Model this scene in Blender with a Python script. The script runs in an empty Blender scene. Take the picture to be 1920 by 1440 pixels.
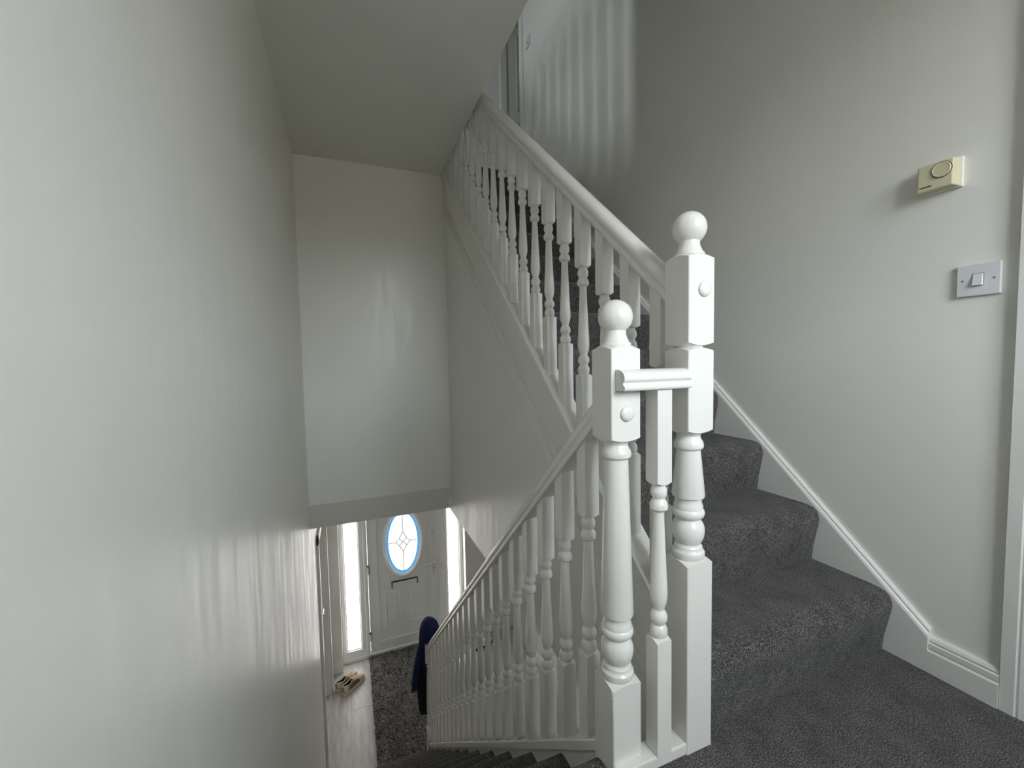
import bpy, bmesh, math, random
from mathutils import Vector, Matrix
R = math.radians
random.seed(7)
SC = bpy.context.scene
COL = SC.collection

# ------------------------------------------------------------------ camera
CAM_POS = (-0.7231, -0.7231, 0.9526)
YAW, PITCH, ROLL, FPX = R(21.8213), R(3.1683), R(-1.1026), 774.93
fw = Vector((math.sin(YAW) * math.cos(PITCH), math.cos(YAW) * math.cos(PITCH), -math.sin(PITCH)))
rt = Vector((math.cos(YAW), -math.sin(YAW), 0))
up = rt.cross(fw)
rt2 = rt * math.cos(ROLL) + up * math.sin(ROLL)
up2 = -rt * math.sin(ROLL) + up * math.cos(ROLL)
cd = bpy.data.cameras.new('camera')
cd.sensor_fit = 'HORIZONTAL'; cd.sensor_width = 36.0
cd.lens = FPX / 1920 * 36.0
cd.clip_start = 0.02
cam = bpy.data.objects.new('camera', cd)
m = Matrix((rt2, up2, -fw)).transposed().to_4x4()
m.translation = CAM_POS
cam.matrix_world = m
COL.objects.link(cam)
SC.camera = cam

# ------------------------------------------------------------------ world, exposure, window light
SC.view_settings.view_transform = 'Standard'
SC.view_settings.look = 'None'
SC.view_settings.gamma = 1.0
SC.view_settings.use_curve_mapping = False
SC.view_settings.exposure = 0.0
SC.cycles.use_denoising = True
SC.cycles.max_bounces = 14
SC.cycles.diffuse_bounces = 8
SC.cycles.sample_clamp_indirect = 6.0
wd = bpy.data.worlds.new('overcast_sky'); SC.world = wd; wd.use_nodes = True
wd.node_tree.nodes['Background'].inputs[0].default_value = (0.88, 0.945, 1.0, 1)
wd.node_tree.nodes['Background'].inputs[1].default_value = 22.0

def area(name, loc, rot, sx, sy, power, col, spread=180, portal=False):
    l = bpy.data.lights.new(name, 'AREA'); l.shape = 'RECTANGLE'; l.size = sx; l.size_y = sy
    l.energy = power; l.color = col; l.spread = R(spread); l.cycles.is_portal = portal
    o = bpy.data.objects.new(name, l); o.location = loc; o.rotation_euler = rot; COL.objects.link(o)
    return o
# sky light enters by the window behind the camera and the top-floor window (portals only guide the sampling)
WX0, WX1, WZ0, WZ1 = -0.22, 0.60, 1.14, 2.22
area('landing_window_portal_offscreen', ((WX0+WX1)/2, -1.722, (WZ0+WZ1)/2), (R(90), 0, 0), WX1-WX0, WZ1-WZ0, 1, (1, 1, 1), portal=True)
area('upper_window_portal_offscreen', (-2.822, 1.95, 3.95), (0, R(-90), 0), 1.5, 0.36, 1, (1, 1, 1), portal=True)

# ------------------------------------------------------------------ materials
def nodes_of(name):
    mt = bpy.data.materials.new(name); mt.use_nodes = True
    nt = mt.node_tree
    return mt, nt, nt.nodes['Principled BSDF']
def L(nt, a, b): nt.links.new(a, b)
def coords(nt, scale=1.0, kind='Object'):
    tc = nt.nodes.new('ShaderNodeTexCoord'); mp = nt.nodes.new('ShaderNodeMapping')
    mp.inputs['Scale'].default_value = (scale,) * 3 if not isinstance(scale, tuple) else scale
    L(nt, tc.outputs[kind], mp.inputs[0]); return mp.outputs[0]
def noise(nt, vec, scale, detail=3, rough=0.55):
    n = nt.nodes.new('ShaderNodeTexNoise'); n.inputs['Scale'].default_value = scale
    n.inputs['Detail'].default_value = detail; n.inputs['Roughness'].default_value = rough
    L(nt, vec, n.inputs['Vector']); return n.outputs[0]
def ramp(nt, fac, stops):
    r = nt.nodes.new('ShaderNodeValToRGB'); e = r.color_ramp.elements
    while len(e) < len(stops): e.new(0.5)
    for k, (p, c) in enumerate(stops):
        e[k].position = p; e[k].color = (*c, 1) if len(c) == 3 else c
    L(nt, fac, r.inputs[0]); return r.outputs[0]
def bump(nt, h, strength, dist, bs):
    b = nt.nodes.new('ShaderNodeBump'); b.inputs['Strength'].default_value = strength
    b.inputs['Distance'].default_value = dist
    L(nt, h, b.inputs['Height']); L(nt, b.outputs[0], bs.inputs['Normal'])
def plain(name, col, rough=0.5, metal=0.0, bumpsc=None, bs_str=0.1, var=0.0):
    mt, nt, bs = nodes_of(name)
    bs.inputs['Base Color'].default_value = (*col, 1)
    bs.inputs['Roughness'].default_value = rough; bs.inputs['Metallic'].default_value = metal
    v = coords(nt)
    n = noise(nt, v, bumpsc or 60, 3)
    if bumpsc: bump(nt, n, bs_str, 0.002, bs)
    lo = tuple(c * (1 - var - 0.01) for c in col); hi = tuple(min(1, c * (1 + var + 0.01)) for c in col)
    L(nt, ramp(nt, noise(nt, v, 6, 4), [(0.3, lo), (0.7, hi)]), bs.inputs['Base Color'])
    return mt
def wall_paint(name, col, rough, bstr):
    mt, nt, bs = nodes_of(name)
    v = coords(nt)
    L(nt, ramp(nt, noise(nt, v, 2.2, 5), [(0.3, tuple(c * 0.97 for c in col)), (0.7, col)]), bs.inputs['Base Color'])
    rr = ramp(nt, noise(nt, coords(nt, (7, 7, 1.0)), 2.4, 5, 0.6), [(0.35, (rough - 0.08,) * 3), (0.65, (rough + 0.08,) * 3)])
    L(nt, rr, bs.inputs['Roughness'])
    b1 = nt.nodes.new('ShaderNodeBump'); b1.inputs['Strength'].default_value = bstr; b1.inputs['Distance'].default_value = 0.0016
    L(nt, noise(nt, v, 170, 4, 0.6), b1.inputs['Height'])
    b2 = nt.nodes.new('ShaderNodeBump'); b2.inputs['Strength'].default_value = bstr*0.3; b2.inputs['Distance'].default_value = 0.004
    L(nt, noise(nt, coords(nt, (22, 22, 2.0)), 1.0, 4, 0.55), b2.inputs['Height'])
    L(nt, b1.outputs[0], b2.inputs['Normal']); L(nt, b2.outputs[0], bs.inputs['Normal'])
    return mt
M = {}
M['wall'] = wall_paint('pale_grey_wall_paint', (0.785, 0.78, 0.735), 0.36, 0.22)
M['ceiling'] = wall_paint('matt_ceiling_paint', (0.77, 0.765, 0.71), 0.8, 0.10)
M['white'] = plain('white_gloss_paint', (0.77, 0.76, 0.725), 0.24, 0, 90, 0.05)
M['upvc'] = plain('white_door_plastic', (0.84, 0.86, 0.86), 0.3)
M['satin'] = plain('white_satin_trim', (0.74, 0.74, 0.71), 0.36, 0, 80, 0.05)
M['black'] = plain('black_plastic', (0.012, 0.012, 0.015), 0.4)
M['cream'] = plain('aged_cream_plastic', (0.63, 0.585, 0.41), 0.4)
M['creamwhite'] = plain('off_white_plastic', (0.78, 0.76, 0.68), 0.4)
M['switch'] = plain('white_switch_plastic', (0.66, 0.67, 0.70), 0.3)
M['metal'] = plain('brushed_metal', (0.55, 0.56, 0.58), 0.3, 1.0)
M['lead'] = plain('grey_leading', (0.20, 0.20, 0.21), 0.5)
M['jacket'] = plain('navy_blue_cloth', (0.004, 0.012, 0.07), 0.85, 0, 250, 0.3, 0.2)
M['blackcloth'] = plain('black_cloth', (0.004, 0.004, 0.005), 0.9, 0, 250, 0.3, 0.2)
M['beige'] = plain('beige_suede', (0.42, 0.33, 0.22), 0.85, 0, 150, 0.2, 0.12)
M['beigedark'] = plain('taupe_suede', (0.13, 0.10, 0.08), 0.9, 0, 150, 0.2, 0.12)
M['shoewhite'] = plain('cream_leather', (0.66, 0.60, 0.50), 0.55)
M['sole'] = plain('cream_rubber', (0.58, 0.53, 0.44), 0.7)
M['lining'] = plain('dark_shoe_lining', (0.022, 0.016, 0.015), 0.95)
M['trainer'] = plain('white_leather', (0.8, 0.8, 0.8), 0.45)

M['tarmac'] = plain('pale_concrete', (0.26, 0.26, 0.25), 0.9)
M['brick'] = plain('buff_brick', (0.30, 0.25, 0.19), 0.9)
def carpet(name, lo, mid, hi, sc):
    mt, nt, bs = nodes_of(name)
    v = coords(nt)
    n1 = noise(nt, v, sc, 2, 0.7)
    c = ramp(nt, n1, [(0.36, lo), (0.50, mid), (0.64, hi)])
    mx = nt.nodes.new('ShaderNodeMixRGB'); mx.blend_type = 'MULTIPLY'; mx.inputs[0].default_value = 1.0
    c2 = ramp(nt, noise(nt, v, 11, 4, 0.62), [(0.36, (0.74, 0.74, 0.74)), (0.50, (0.98, 0.98, 0.98)), (0.66, (1.16, 1.16, 1.16))])
    L(nt, c, mx.inputs[1]); L(nt, c2, mx.inputs[2]); L(nt, mx.outputs[0], bs.inputs['Base Color'])
    bs.inputs['Roughness'].default_value = 0.95
    bs.inputs['Specular IOR Level'].default_value = 0.12
    bs.inputs['Sheen Weight'].default_value = 0.15; bs.inputs['Sheen Roughness'].default_value = 0.6
    b1 = nt.nodes.new('ShaderNodeBump'); b1.inputs['Strength'].default_value = 0.9; b1.inputs['Distance'].default_value = 0.005
    L(nt, n1, b1.inputs['Height'])
    b2 = nt.nodes.new('ShaderNodeBump'); b2.inputs['Strength'].default_value = 0.55; b2.inputs['Distance'].default_value = 0.02
    L(nt, noise(nt, v, 24, 3, 0.6), b2.inputs['Height'])
    L(nt, b1.outputs[0], b2.inputs['Normal']); L(nt, b2.outputs[0], bs.inputs['Normal'])
    return mt
M['carpet'] = carpet('charcoal_twist_carpet', (0.013, 0.012, 0.011), (0.054, 0.051, 0.048), (0.23, 0.22, 0.205), 290)
M['rug'] = carpet('grey_shag_pile', (0.05, 0.05, 0.045), (0.19, 0.187, 0.172), (0.42, 0.41, 0.385), 60)

def wood_mat():
    mt, nt, bs = nodes_of('pale_grey_laminate')
    info = nt.nodes.new('ShaderNodeObjectInfo')
    v = coords(nt, (9, 1.3, 9))
    g = noise(nt, v, 3.0, 5, 0.6)
    c = ramp(nt, g, [(0.25, (0.30, 0.295, 0.28)), (0.5, (0.45, 0.44, 0.42)), (0.75, (0.58, 0.57, 0.55))])
    mx = nt.nodes.new('ShaderNodeMixRGB'); mx.blend_type = 'MULTIPLY'; mx.inputs[0].default_value = 1
    L(nt, c, mx.inputs[1])
    L(nt, ramp(nt, info.outputs['Random'], [(0, (0.82,) * 3), (1, (1.08,) * 3)]), mx.inputs[2])
    L(nt, mx.outputs[0], bs.inputs['Base Color'])
    bs.inputs['Roughness'].default_value = 0.36
    return mt
M['wood'] = wood_mat()

def pane_mat(name, cols, strength):
    mt, nt, bs = nodes_of(name)
    v = coords(nt)
    c = ramp(nt, noise(nt, v, 2.2, 2), [(0.3, cols[0]), (0.5, cols[1]), (0.7, cols[2])])
    bs.inputs['Base Color'].default_value = (0.06, 0.06, 0.06, 1); L(nt, c, bs.inputs['Emission Color'])
    bs.inputs['Emission Strength'].default_value = strength
    bs.inputs['Roughness'].default_value = 0.25
    return mt
M['frost'] = pane_mat('daylit_frosted_glass', [(0.96, 0.91, 0.95), (1, 0.94, 0.91), (1, 0.97, 0.92)], 8.0)
M['oval'] = pane_mat('daylit_obscure_glass', [(1, 0.93, 0.86), (1, 0.97, 0.90), (0.94, 0.98, 0.95)], 1.5)
M['blue'] = pane_mat('daylit_blue_glass', [(0.08, 0.36, 0.75), (0.10, 0.42, 0.80), (0.13, 0.46, 0.82)], 0.8)
M['glass'] = plain('window_glass', (0.9, 0.95, 1), 0.02)
M['glass'].node_tree.nodes['Principled BSDF'].inputs['Transmission Weight'].default_value = 1.0

# ------------------------------------------------------------------ mesh helpers
class MB:
    def __init__(s): s.v = []; s.f = []
    def add(s, vs, fs):
        b = len(s.v); s.v += [tuple(p) for p in vs]; s.f += [tuple(b + i for i in f) for f in fs]; return s
    def box(s, x0, x1, y0, y1, z0, z1):
        return s.add([(x0,y0,z0),(x1,y0,z0),(x1,y1,z0),(x0,y1,z0),(x0,y0,z1),(x1,y0,z1),(x1,y1,z1),(x0,y1,z1)],
                     [(3,2,1,0),(4,5,6,7),(0,1,5,4),(1,2,6,5),(2,3,7,6),(3,0,4,7)])
    def loft(s, rings, cap=True, closed=True):
        n = len(rings[0]); vs = [p for r in rings for p in r]; fs = []
        for i in range(len(rings) - 1):
            for j in range(n if closed else n - 1):
                k = (j + 1) % n
                fs.append((i*n+j, i*n+k, (i+1)*n+k, (i+1)*n+j))
        if cap:
            fs.append(tuple(range(n - 1, -1, -1))); fs.append(tuple((len(rings)-1)*n + j for j in range(n)))
        return s.add(vs, fs)
    def prism(s, poly, fa, fb):
        return s.loft([[fa(p) for p in poly], [fb(p) for p in poly]])
    def tube(s, pts, r, n=8):
        pts = [Vector(p) for p in pts]; rings = []
        for i, p in enumerate(pts):
            t = (pts[min(i+1, len(pts)-1)] - pts[max(i-1, 0)]).normalized()
            a = t.cross(Vector((0.13, 0.31, 0.94)));
            if a.length < 1e-3: a = t.cross(Vector((1, 0, 0)))
            a.normalize(); b = t.cross(a)
            rr = r[i] if isinstance(r, (list, tuple)) else r
            rings.append([p + (a*math.cos(2*math.pi*k/n) + b*math.sin(2*math.pi*k/n))*rr for k in range(n)])
        return s.loft(rings)
    def mesh(s, name):
        me = bpy.data.meshes.new(name); me.from_pydata(s.v, [], s.f)
        bm = bmesh.new(); bm.from_mesh(me); bmesh.ops.recalc_face_normals(bm, faces=bm.faces); bm.to_mesh(me); bm.free()
        return me
def obj(name, mb, mat, parent=None, smooth=None, bevel=None, loc=None):
    me = mb.mesh(name) if isinstance(mb, MB) else mb
    if isinstance(mb, MB):
        me.materials.append(M[mat] if isinstance(mat, str) else mat)
        if smooth:
            me.polygons.foreach_set('use_smooth', [True] * len(me.polygons))
            me.set_sharp_from_angle(angle=R(smooth))
    o = bpy.data.objects.new(name, me); COL.objects.link(o)
    if parent is not None: o.parent = parent
    if loc is not None: o.location = loc
    if bevel:
        b = o.modifiers.new('bevel', 'BEVEL'); b.width = bevel; b.segments = 2; b.limit_method = 'ANGLE'; b.angle_limit = R(40)
    return o
def thing(name, label, cat, loc=(0, 0, 0), rotz=0, group=None):
    o = bpy.data.objects.new(name, None); COL.objects.link(o); o.empty_display_size = 0.05
    o.location = loc; o.rotation_euler = (0, 0, rotz); tag(o, label, cat, group); return o
def tag(o, label=None, cat=None, group=None, kind=None):
    if label: o['label'] = label
    if cat: o['category'] = cat
    if group: o['group'] = group
    if kind: o['kind'] = kind
    return o
def struct(name, mb, mat, label, cat=None, bevel=None, smooth=None):
    o = obj(name, mb, mat, bevel=bevel, smooth=smooth); return tag(o, label, cat, kind='structure')

ANG = [R(q * 90 + a) for q in range(4) for a in (-43.6, -33, -22, -11, 0, 11, 22, 33, 43.6)]
def sq_ring(hw, z, drop=0.0):
    out = []
    for a in ANG:
        c, s_ = math.cos(a), math.sin(a); rad = hw / max(abs(c), abs(s_))
        out.append((rad*c, rad*s_, z + drop * (rad - hw)))
    return out
def ci_ring(r, z): return [(r*math.cos(a), r*math.sin(a), z) for a in ANG]

# ------------------------------------------------------------------ key dimensions (metres, landing carpet at z = 0)
W = 0.0774                      # newel width
XA, YA = -0.1938, 0.0224        # corner of the lower newel
AX, AY = XA + W/2, YA + W/2
BX, BY = W/2, W/2
XL, XR = -1.0, 0.875            # stairwell walls
YB, YF = -1.60, 4.30            # rear wall, front wall
ZH = -2.60                      # hall floor
ZC = 2.367                      # landing ceiling
RISE, GO = 0.20, 0.2222
YW = 2.452                      # bulkhead wall
XS = 0.018                      # face under the upper string
HX = 1.25                       # right wall of the hall
T = 0.12

# ------------------------------------------------------------------ shell
w = MB()
w.box(XL-T, XL, YB-T, 2.95, ZH, 2.58); w.box(XL-T, XL, 2.95, 4.0, -0.50, 2.58); w.box(XL-T, XL, 4.0, YF+0.3, ZH, 2.58)
struct('wall_left', w, 'wall', 'pale grey painted stairwell wall beside the descending stairs', 'wall')
w = MB()
w.box(XR, XR+T, -0.285, 2.87, -0.24, 5.0); w.box(XR, XR+T, YB-T, -0.285, 2.05, 5.0); w.box(XR, XR+T, YB-T, -1.085, -0.24, 2.05)
w.box(XR, XR+T, 2.87, YF+0.3, -0.24, 2.58); w.box(XR+T, 1.90, 2.75, 2.87, 2.58, 5.0); w.box(1.80, 1.90, 2.87, 4.4, 2.58, 5.0)
struct('wall_right', w, 'wall', 'pale grey painted wall rising beside the upper stairs with thermostat', 'wall')
w = MB()
w.box(XL-T, XR+T, YB-T, YB, ZH, WZ0); w.box(XL-T, XR+T, YB-T, YB, WZ1, 2.6); w.box(-2.82, XR+T, YB-T, YB, 2.6, 5.0)
w.box(XL-T, WX0, YB-T, YB, WZ0, WZ1); w.box(WX1, XR+T, YB-T, YB, WZ0, WZ1)
struct('wall_rear', w, 'wall', 'painted wall behind the landing holding the landing window', 'wall')
w = MB()
w.box(XL-T, -0.885, YF, YF+0.3, ZH, -0.2); w.box(0.60, HX+T, YF, YF+0.3, ZH, -0.2); w.box(-0.885, 0.60, YF, YF+0.3, -0.42, -0.2)
struct('wall_front', w, 'wall', 'pale hall wall around the white front door', 'wall')
struct('wall_hall', MB().box(HX, HX+T, YB, YF, ZH, -0.2), 'wall', 'pale side wall of the hall seen through the lower balusters', 'wall')
struct('wall_hall_rear', MB().box(XL, HX, -0.5, -0.4, ZH, -0.2), 'wall', 'hall end wall beneath the landing', 'wall')
struct('ground', MB().box(-40, 40, -60, 60, -2.95, -2.75), 'tarmac', 'grey road surface outside the house', 'ground')
w = MB().box(-30, 30, -22, -18, -2.75, 2.2)
w.prism([(-22.2, 2.2), (-17.8, 2.2), (-20, 3.4)], lambda p: (-30, p[0], p[1]), lambda p: (30, p[0], p[1]))
struct('wall_sky_blocker', w, 'brick', 'unseen brick terrace added to block low sky outside the landing window', 'house')  # unseen row added outside to keep low sky out of the landing window
# bulkhead: vertical face, then a sloping soffit down to the hall ceiling
w = MB()
poly = [(YW, ZC+0.1), (YW, -0.033), (YW+0.11, -0.239), (YF+0.3, -0.239), (YF+0.3, 0.0), (YW+0.12, 0.0), (YW+0.12, ZC+0.1)]
w.prism(poly, lambda p: (XL-0.02, p[0], p[1]), lambda p: (XS+0.02, p[0], p[1]))
struct('wall_bulkhead', w, 'wall', 'plain bulkhead wall closing the stairwell above the front door', 'wall')
# spandrel under the upper flight, with its lower edge at hall ceiling height
UST = lambda y: 0.702 + 0.891 * (y - 0.533)       # top of upper outer string
w = MB()
poly = [(0.06, -0.239), (YW+0.06, -0.239), (YW+0.06, UST(YW+0.06)-0.34), (0.06, UST(0.06)-0.30)]
w.prism(poly, lambda p: (XS, p[0], p[1]), lambda p: (XS+0.05, p[0], p[1]))
struct('wall_spandrel', w, 'wall', 'pale wall panel below the sloping string of the upper stairs', 'wall')
# hall ceiling under the upper flight and beyond
struct('ceiling_hall', MB().box(XS+0.002, HX+T, 0.06, YF+0.3, -0.239, -0.19), 'ceiling', 'hall ceiling under the upper stairs', 'ceiling')
# landing ceiling / second floor slab
w = MB()
w.box(XL, -0.004, YB, YW+0.01, ZC, 2.58)
w.box(-0.004, XR, YB, -0.35, ZC, 2.58)
struct('ceiling', w, 'ceiling', 'flat plain ceiling over the landing and descending stairs', 'ceiling')
struct('ceiling_upper', MB().box(-2.82, 1.90, YB-T, YF+0.3, 5.0, 5.1), 'ceiling', 'ceiling of the top floor above the stairwell', 'ceiling')
w = MB(); w.box(-2.82, -0.004, YB, YF, 2.58, 2.60); w.box(-0.004, XR, YB, -0.35, 2.58, 2.6); w.box(-0.004, XR, 2.70, YF, 2.40, 2.60); w.box(XR, 1.90, 2.75, 4.4, 2.40, 2.60)
struct('floor_upper', w, 'carpet', 'carpeted floor of the top landing', 'floor')
w = MB().box(-2.82, 0.93, 3.42, 3.52, 2.60, 5.0); w.box(1.70, 1.80, 3.42, 3.52, 2.6, 5.0); w.box(0.93, 1.70, 3.42, 3.52, 4.64, 5.0); w.box(0.6, 1.80, 4.3, 4.4, 2.6, 5.0); w.box(0.6, 0.70, 3.52, 4.3, 2.6, 5.0)
struct('wall_upper_end', w, 'wall', 'end wall of the top landing', 'wall')
w = MB(); UX = -2.70
w.box(UX-T, UX, YB, 1.77, 2.6, 5.0); w.box(UX-T, UX, 2.13, 3.42, 2.6, 5.0); w.box(UX-T, UX, 1.77, 2.13, 2.6, 3.2); w.box(UX-T, UX, 1.77, 2.13, 4.7, 5.0)
struct('wall_upper_left', w, 'wall', 'top floor wall with a narrow window', 'wall')
struct('wall_streak_partition', MB().box(-0.104, -0.004, YB, 1.47, 2.60, 5.0), 'wall', 'unseen top floor partition that cuts off the light streaks beside the stairwell', 'wall')  # unseen; placed so its end shapes the baluster light streaks on the right wall
# landing floor with rolled carpet nosing toward the descending stairs
w = MB()
w.box(XL, XR+0.05, YB, 0.05, -0.235, 0.0); 
w.box(0.03, XR, 0.05, 0.10, -0.235, 0.0)
def nosing(y, z, x0, x1, mb, r=0.022, depth=0.2, back=0.25, n=8):
    # carpeted step: rolled front edge toward +Y at y, tread top z, riser falls behind
    pts = [(y - back, z), (y - 0.05, z), (y - 0.030, z - 0.0015), (y - 0.014, z - 0.007), (y - 0.004, z - 0.018), (y, z - 0.032), (y - 0.002, z - 0.048), (y - 0.009, z - 0.075), (y - 0.017, z - 0.115), (y - 0.022, z - depth), (y - back, z - depth)]
    mb.prism(pts, lambda p: (x0, p[0], p[1]), lambda p: (x1, p[0], p[1]))
nosing(0.10, 0.0, XL, XA-0.001, w, depth=0.215, back=0.12)
struct('floor_landing', w, 'carpet', 'charcoal carpeted landing floor between the two flights', 'floor', smooth=40)

# hall floor of laminate planks
fl = bpy.data.objects.new('floor_hall', None); COL.objects.link(fl); tag(fl, 'pale grey wood laminate hall floor', 'floor', kind='structure')
pw, ln = 0.192, 1.21
pm = MB().box(0, pw-0.002, 0, ln-0.002, -0.01, 0.0).mesh('plank'); pm.materials.append(M['wood'])
i = 0
x = XL - pw
while x < HX:
    y = 0.9 - (i * 0.43) % ln
    while y < YF + 0.1:
        o = obj('plank', pm, None, fl, loc=(x, y, ZH)); y += ln
    x += pw; i += 1
struct('floor_screed', MB().box(XL-0.6, HX+T, YB, YF+0.3, ZH-0.1, ZH-0.0101), 'lead', 'grey underlay beneath the hall planks', 'floor')

# ------------------------------------------------------------------ trims
def skirt_profile(h=0.108, t=0.021):
    return [(0, 0), (t, 0), (t, h*0.60), (t-0.004, h*0.65), (t-0.003, h*0.69), (t-0.003, h*0.82), (t-0.0065, h*0.845), (t-0.0055, h*0.90), (t-0.009, h*0.97), (t-0.013, h), (0, h)]
w = MB().prism(skirt_profile(), lambda p: (XR - p[0], -0.0765, p[1]), lambda p: (XR - p[0], -0.221, p[1]))
struct('baseboard_right', w, 'satin', 'short moulded white skirting board beside the door frame', 'baseboard')
w = MB().prism(skirt_profile(), lambda p: (XL + p[0], YB, p[1]), lambda p: (XL + p[0], 0.06, p[1]))
struct('baseboard_left', w, 'satin', 'moulded white skirting on the landing left wall', 'baseboard')
w = MB().prism(skirt_profile(0.12), lambda p: (HX - p[0], -0.4, ZH + p[1]), lambda p: (HX - p[0], YF, ZH + p[1]))
struct('baseboard_hall', w, 'satin', 'white skirting along the hall side wall', 'baseboard')
w = MB().prism(skirt_profile(0.12, 0.016), lambda p: (XL, YF - p[0], ZH + p[1]), lambda p: (-0.884, YF - p[0], ZH + p[1]))
w.prism(skirt_profile(0.12, 0.016), lambda p: (0.601, YF - p[0], ZH + p[1]), lambda p: (HX-0.02, YF - p[0], ZH + p[1]))
struct('baseboard_front', w, 'satin', 'white skirting either side of the front door', 'baseboard')
def arch_profile(wd=0.062, t=0.017):
    return [(0, 0), (0, t), (wd*0.42, t), (wd*0.47, t-0.003), (wd*0.55, t-0.002), (wd*0.85, t-0.007), (wd, t-0.010), (wd, 0)]
# doorway at the right edge: architrave, lining and closed panelled door
w = MB().prism(arch_profile(), lambda p: (XR - p[1], -0.222 - p[0], 0), lambda p: (XR - p[1], -0.222 - p[0], 2.11))
w.prism(arch_profile(), lambda p: (XR - p[1], -1.148 + p[0], 0), lambda p: (XR - p[1], -1.148 + p[0], 2.11))
w.prism(arch_profile(), lambda p: (XR - p[1], -0.222, 2.111 - p[0]), lambda p: (XR - p[1], -1.148, 2.111 - p[0]))
w.box(XR-0.005, XR+T, -0.312, -0.2845, 0, 2.05); w.box(XR-0.005, XR+T, -1.0855, -1.058, 0, 2.05); w.box(XR-0.005, XR+T, -1.0855, -0.2845, 2.022, 2.0495)
struct('trim_1', w, 'satin', 'white door architrave at the landing beside the light switch', 'door frame')
def panel_door(name, x0, x1, h, mat, parent=None, rows=((0.12, 0.42), (0.48, 0.86), (0.90, 0.96))):
    """door leaf in its own plane: width along x, thickness along y (0..0.04), height z; recessed moulded panels"""
    mb = MB().box(x0, x1, 0.004, 0.036, 0, h)
    wd = x1 - x0
    for (a, b) in ((0.13, 0.46), (0.54, 0.87)):
        for (c, d) in rows:
            xa, xb, za, zb = x0+wd*a, x0+wd*b, h*c, h*d
            for (y0, y1) in ((0.004, -0.003), (0.036, 0.043)):
                for q in ((xa, xb, za, za+0.014), (xa, xb, zb-0.014, zb), (xa, xa+0.014, za, zb), (xb-0.014, xb, za, zb)):
                    mb.box(q[0], q[1], min(y0, y1), max(y0, y1), q[2], q[3])
                mb.box(xa+0.04, xb-0.04, min(y0, y1*0.6 if y1 < 0 else y1-0.003), max(y0, y1-0.003 if y1 > 0 else y0), za+0.04, zb-0.04)
    return obj(name, mb, mat, parent, bevel=0.002)
d4 = bpy.data.objects.new('door_2', None); COL.objects.link(d4); tag(d4, 'closed white panelled room door on the landing', 'door', kind='structure')
lf = panel_door('door_leaf', -0.373, 0.373, 2.02, 'satin', d4)
hd = MB().tube([(-0.30, -0.01, 1.0), (-0.30, -0.05, 1.0), (-0.19, -0.05, 1.0)], 0.009); obj('handle', hd, 'metal', lf, smooth=40)
d4.location = (XR+0.07, -0.685, 0); d4.rotation_euler = (0, 0, R(-90))
# upper cupboard doorway at the head of the stairs
w = MB().box(XR-0.017, XR+0.01, 2.835, 2.905, 2.60, 4.70)
w.box(0.865, 0.935, 3.402, 3.43, 2.60, 4.70); w.box(1.695, 1.765, 3.402, 3.43, 2.60, 4.70); w.box(0.865, 1.765, 3.403, 3.43, 4.63, 4.70); w.box(0.929, 0.955, 3.41, 3.53, 2.60, 4.64); w.box(1.675, 1.701, 3.41, 3.53, 2.60, 4.64)
struct('trim_2', w, 'satin', 'white door frame at the head of the upper stairs', 'door frame', bevel=0.003)
d3 = bpy.data.objects.new('door_3', None); COL.objects.link(d3); tag(d3, 'white panelled door closed at the top of the upper stairs', 'door', kind='structure')
panel_door('door_leaf', 0, 0.715, 2.0, 'white', d3)
d3.location = (0.957, 3.410, 2.615); d3.rotation_euler = (0, 0, 0)
# hall doorway in the left wall
w = MB().box(XL-T-0.02, XL+0.004, 3.985, 4.02, ZH, -0.5); w.box(XL-T, XL+0.018, 4.01, 4.075, ZH, -0.44)
w.box(XL, XL+0.018, 2.885, 2.955, ZH, -0.44); w.box(XL, XL+0.018, 2.885, 4.075, -0.505, -0.44); w.box(XL-T, XL, 2.94, 2.97, ZH, -0.5); w.box(XL-T, XL, 2.94, 4.0, -0.53, -0.499)
struct('trim_3', w, 'satin', 'white architrave round the hall doorway beside the shoes', 'door frame', bevel=0.003)
d5 = bpy.data.objects.new('door_4', None); COL.objects.link(d5); tag(d5, 'white hall room door closed in the left wall', 'door', kind='structure')
lf = panel_door('door_leaf', -0.507, 0.507, 2.06, 'satin', d5)
obj('handle', MB().tube([(0.43, -0.01, 1.0), (0.43, -0.05, 1.0), (0.32, -0.05, 1.0)], 0.009), 'metal', lf, smooth=40)
d5.location = (XL-T+0.03, 3.477, ZH+0.005); d5.rotation_euler = (0, 0, R(90))
# landing window behind the camera and top floor window
def window(name, label, cx, w_, h_, loc, rz):
    e = bpy.data.objects.new(name, None); COL.objects.link(e); tag(e, label, 'window', kind='structure')
    mb = MB()
    for (a, b, c, d) in ((-w_/2, w_/2, 0, 0.05), (-w_/2, w_/2, h_-0.05, h_), (-w_/2, -w_/2+0.05, 0.05, h_-0.05), (w_/2-0.05, w_/2, 0.05, h_-0.05)):
        mb.box(a, b, -0.11, -0.07, c, d)
    mb.box(-0.02, 0.02, -0.11, -0.07, 0.05, h_-0.05)
    obj('window_frame', mb, 'upvc', e, bevel=0.004)
    obj('window_sill', MB().box(-w_/2-0.03, w_/2+0.03, -0.06, 0.03, -0.03, 0.001), 'satin', e, bevel=0.004)
    e.location = loc; e.rotation_euler = (0, 0, rz)
window('window_3', 'white framed landing window behind the viewer', 0, WX1-WX0, WZ1-WZ0, ((WX0+WX1)/2, YB, WZ0), 0)


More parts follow.
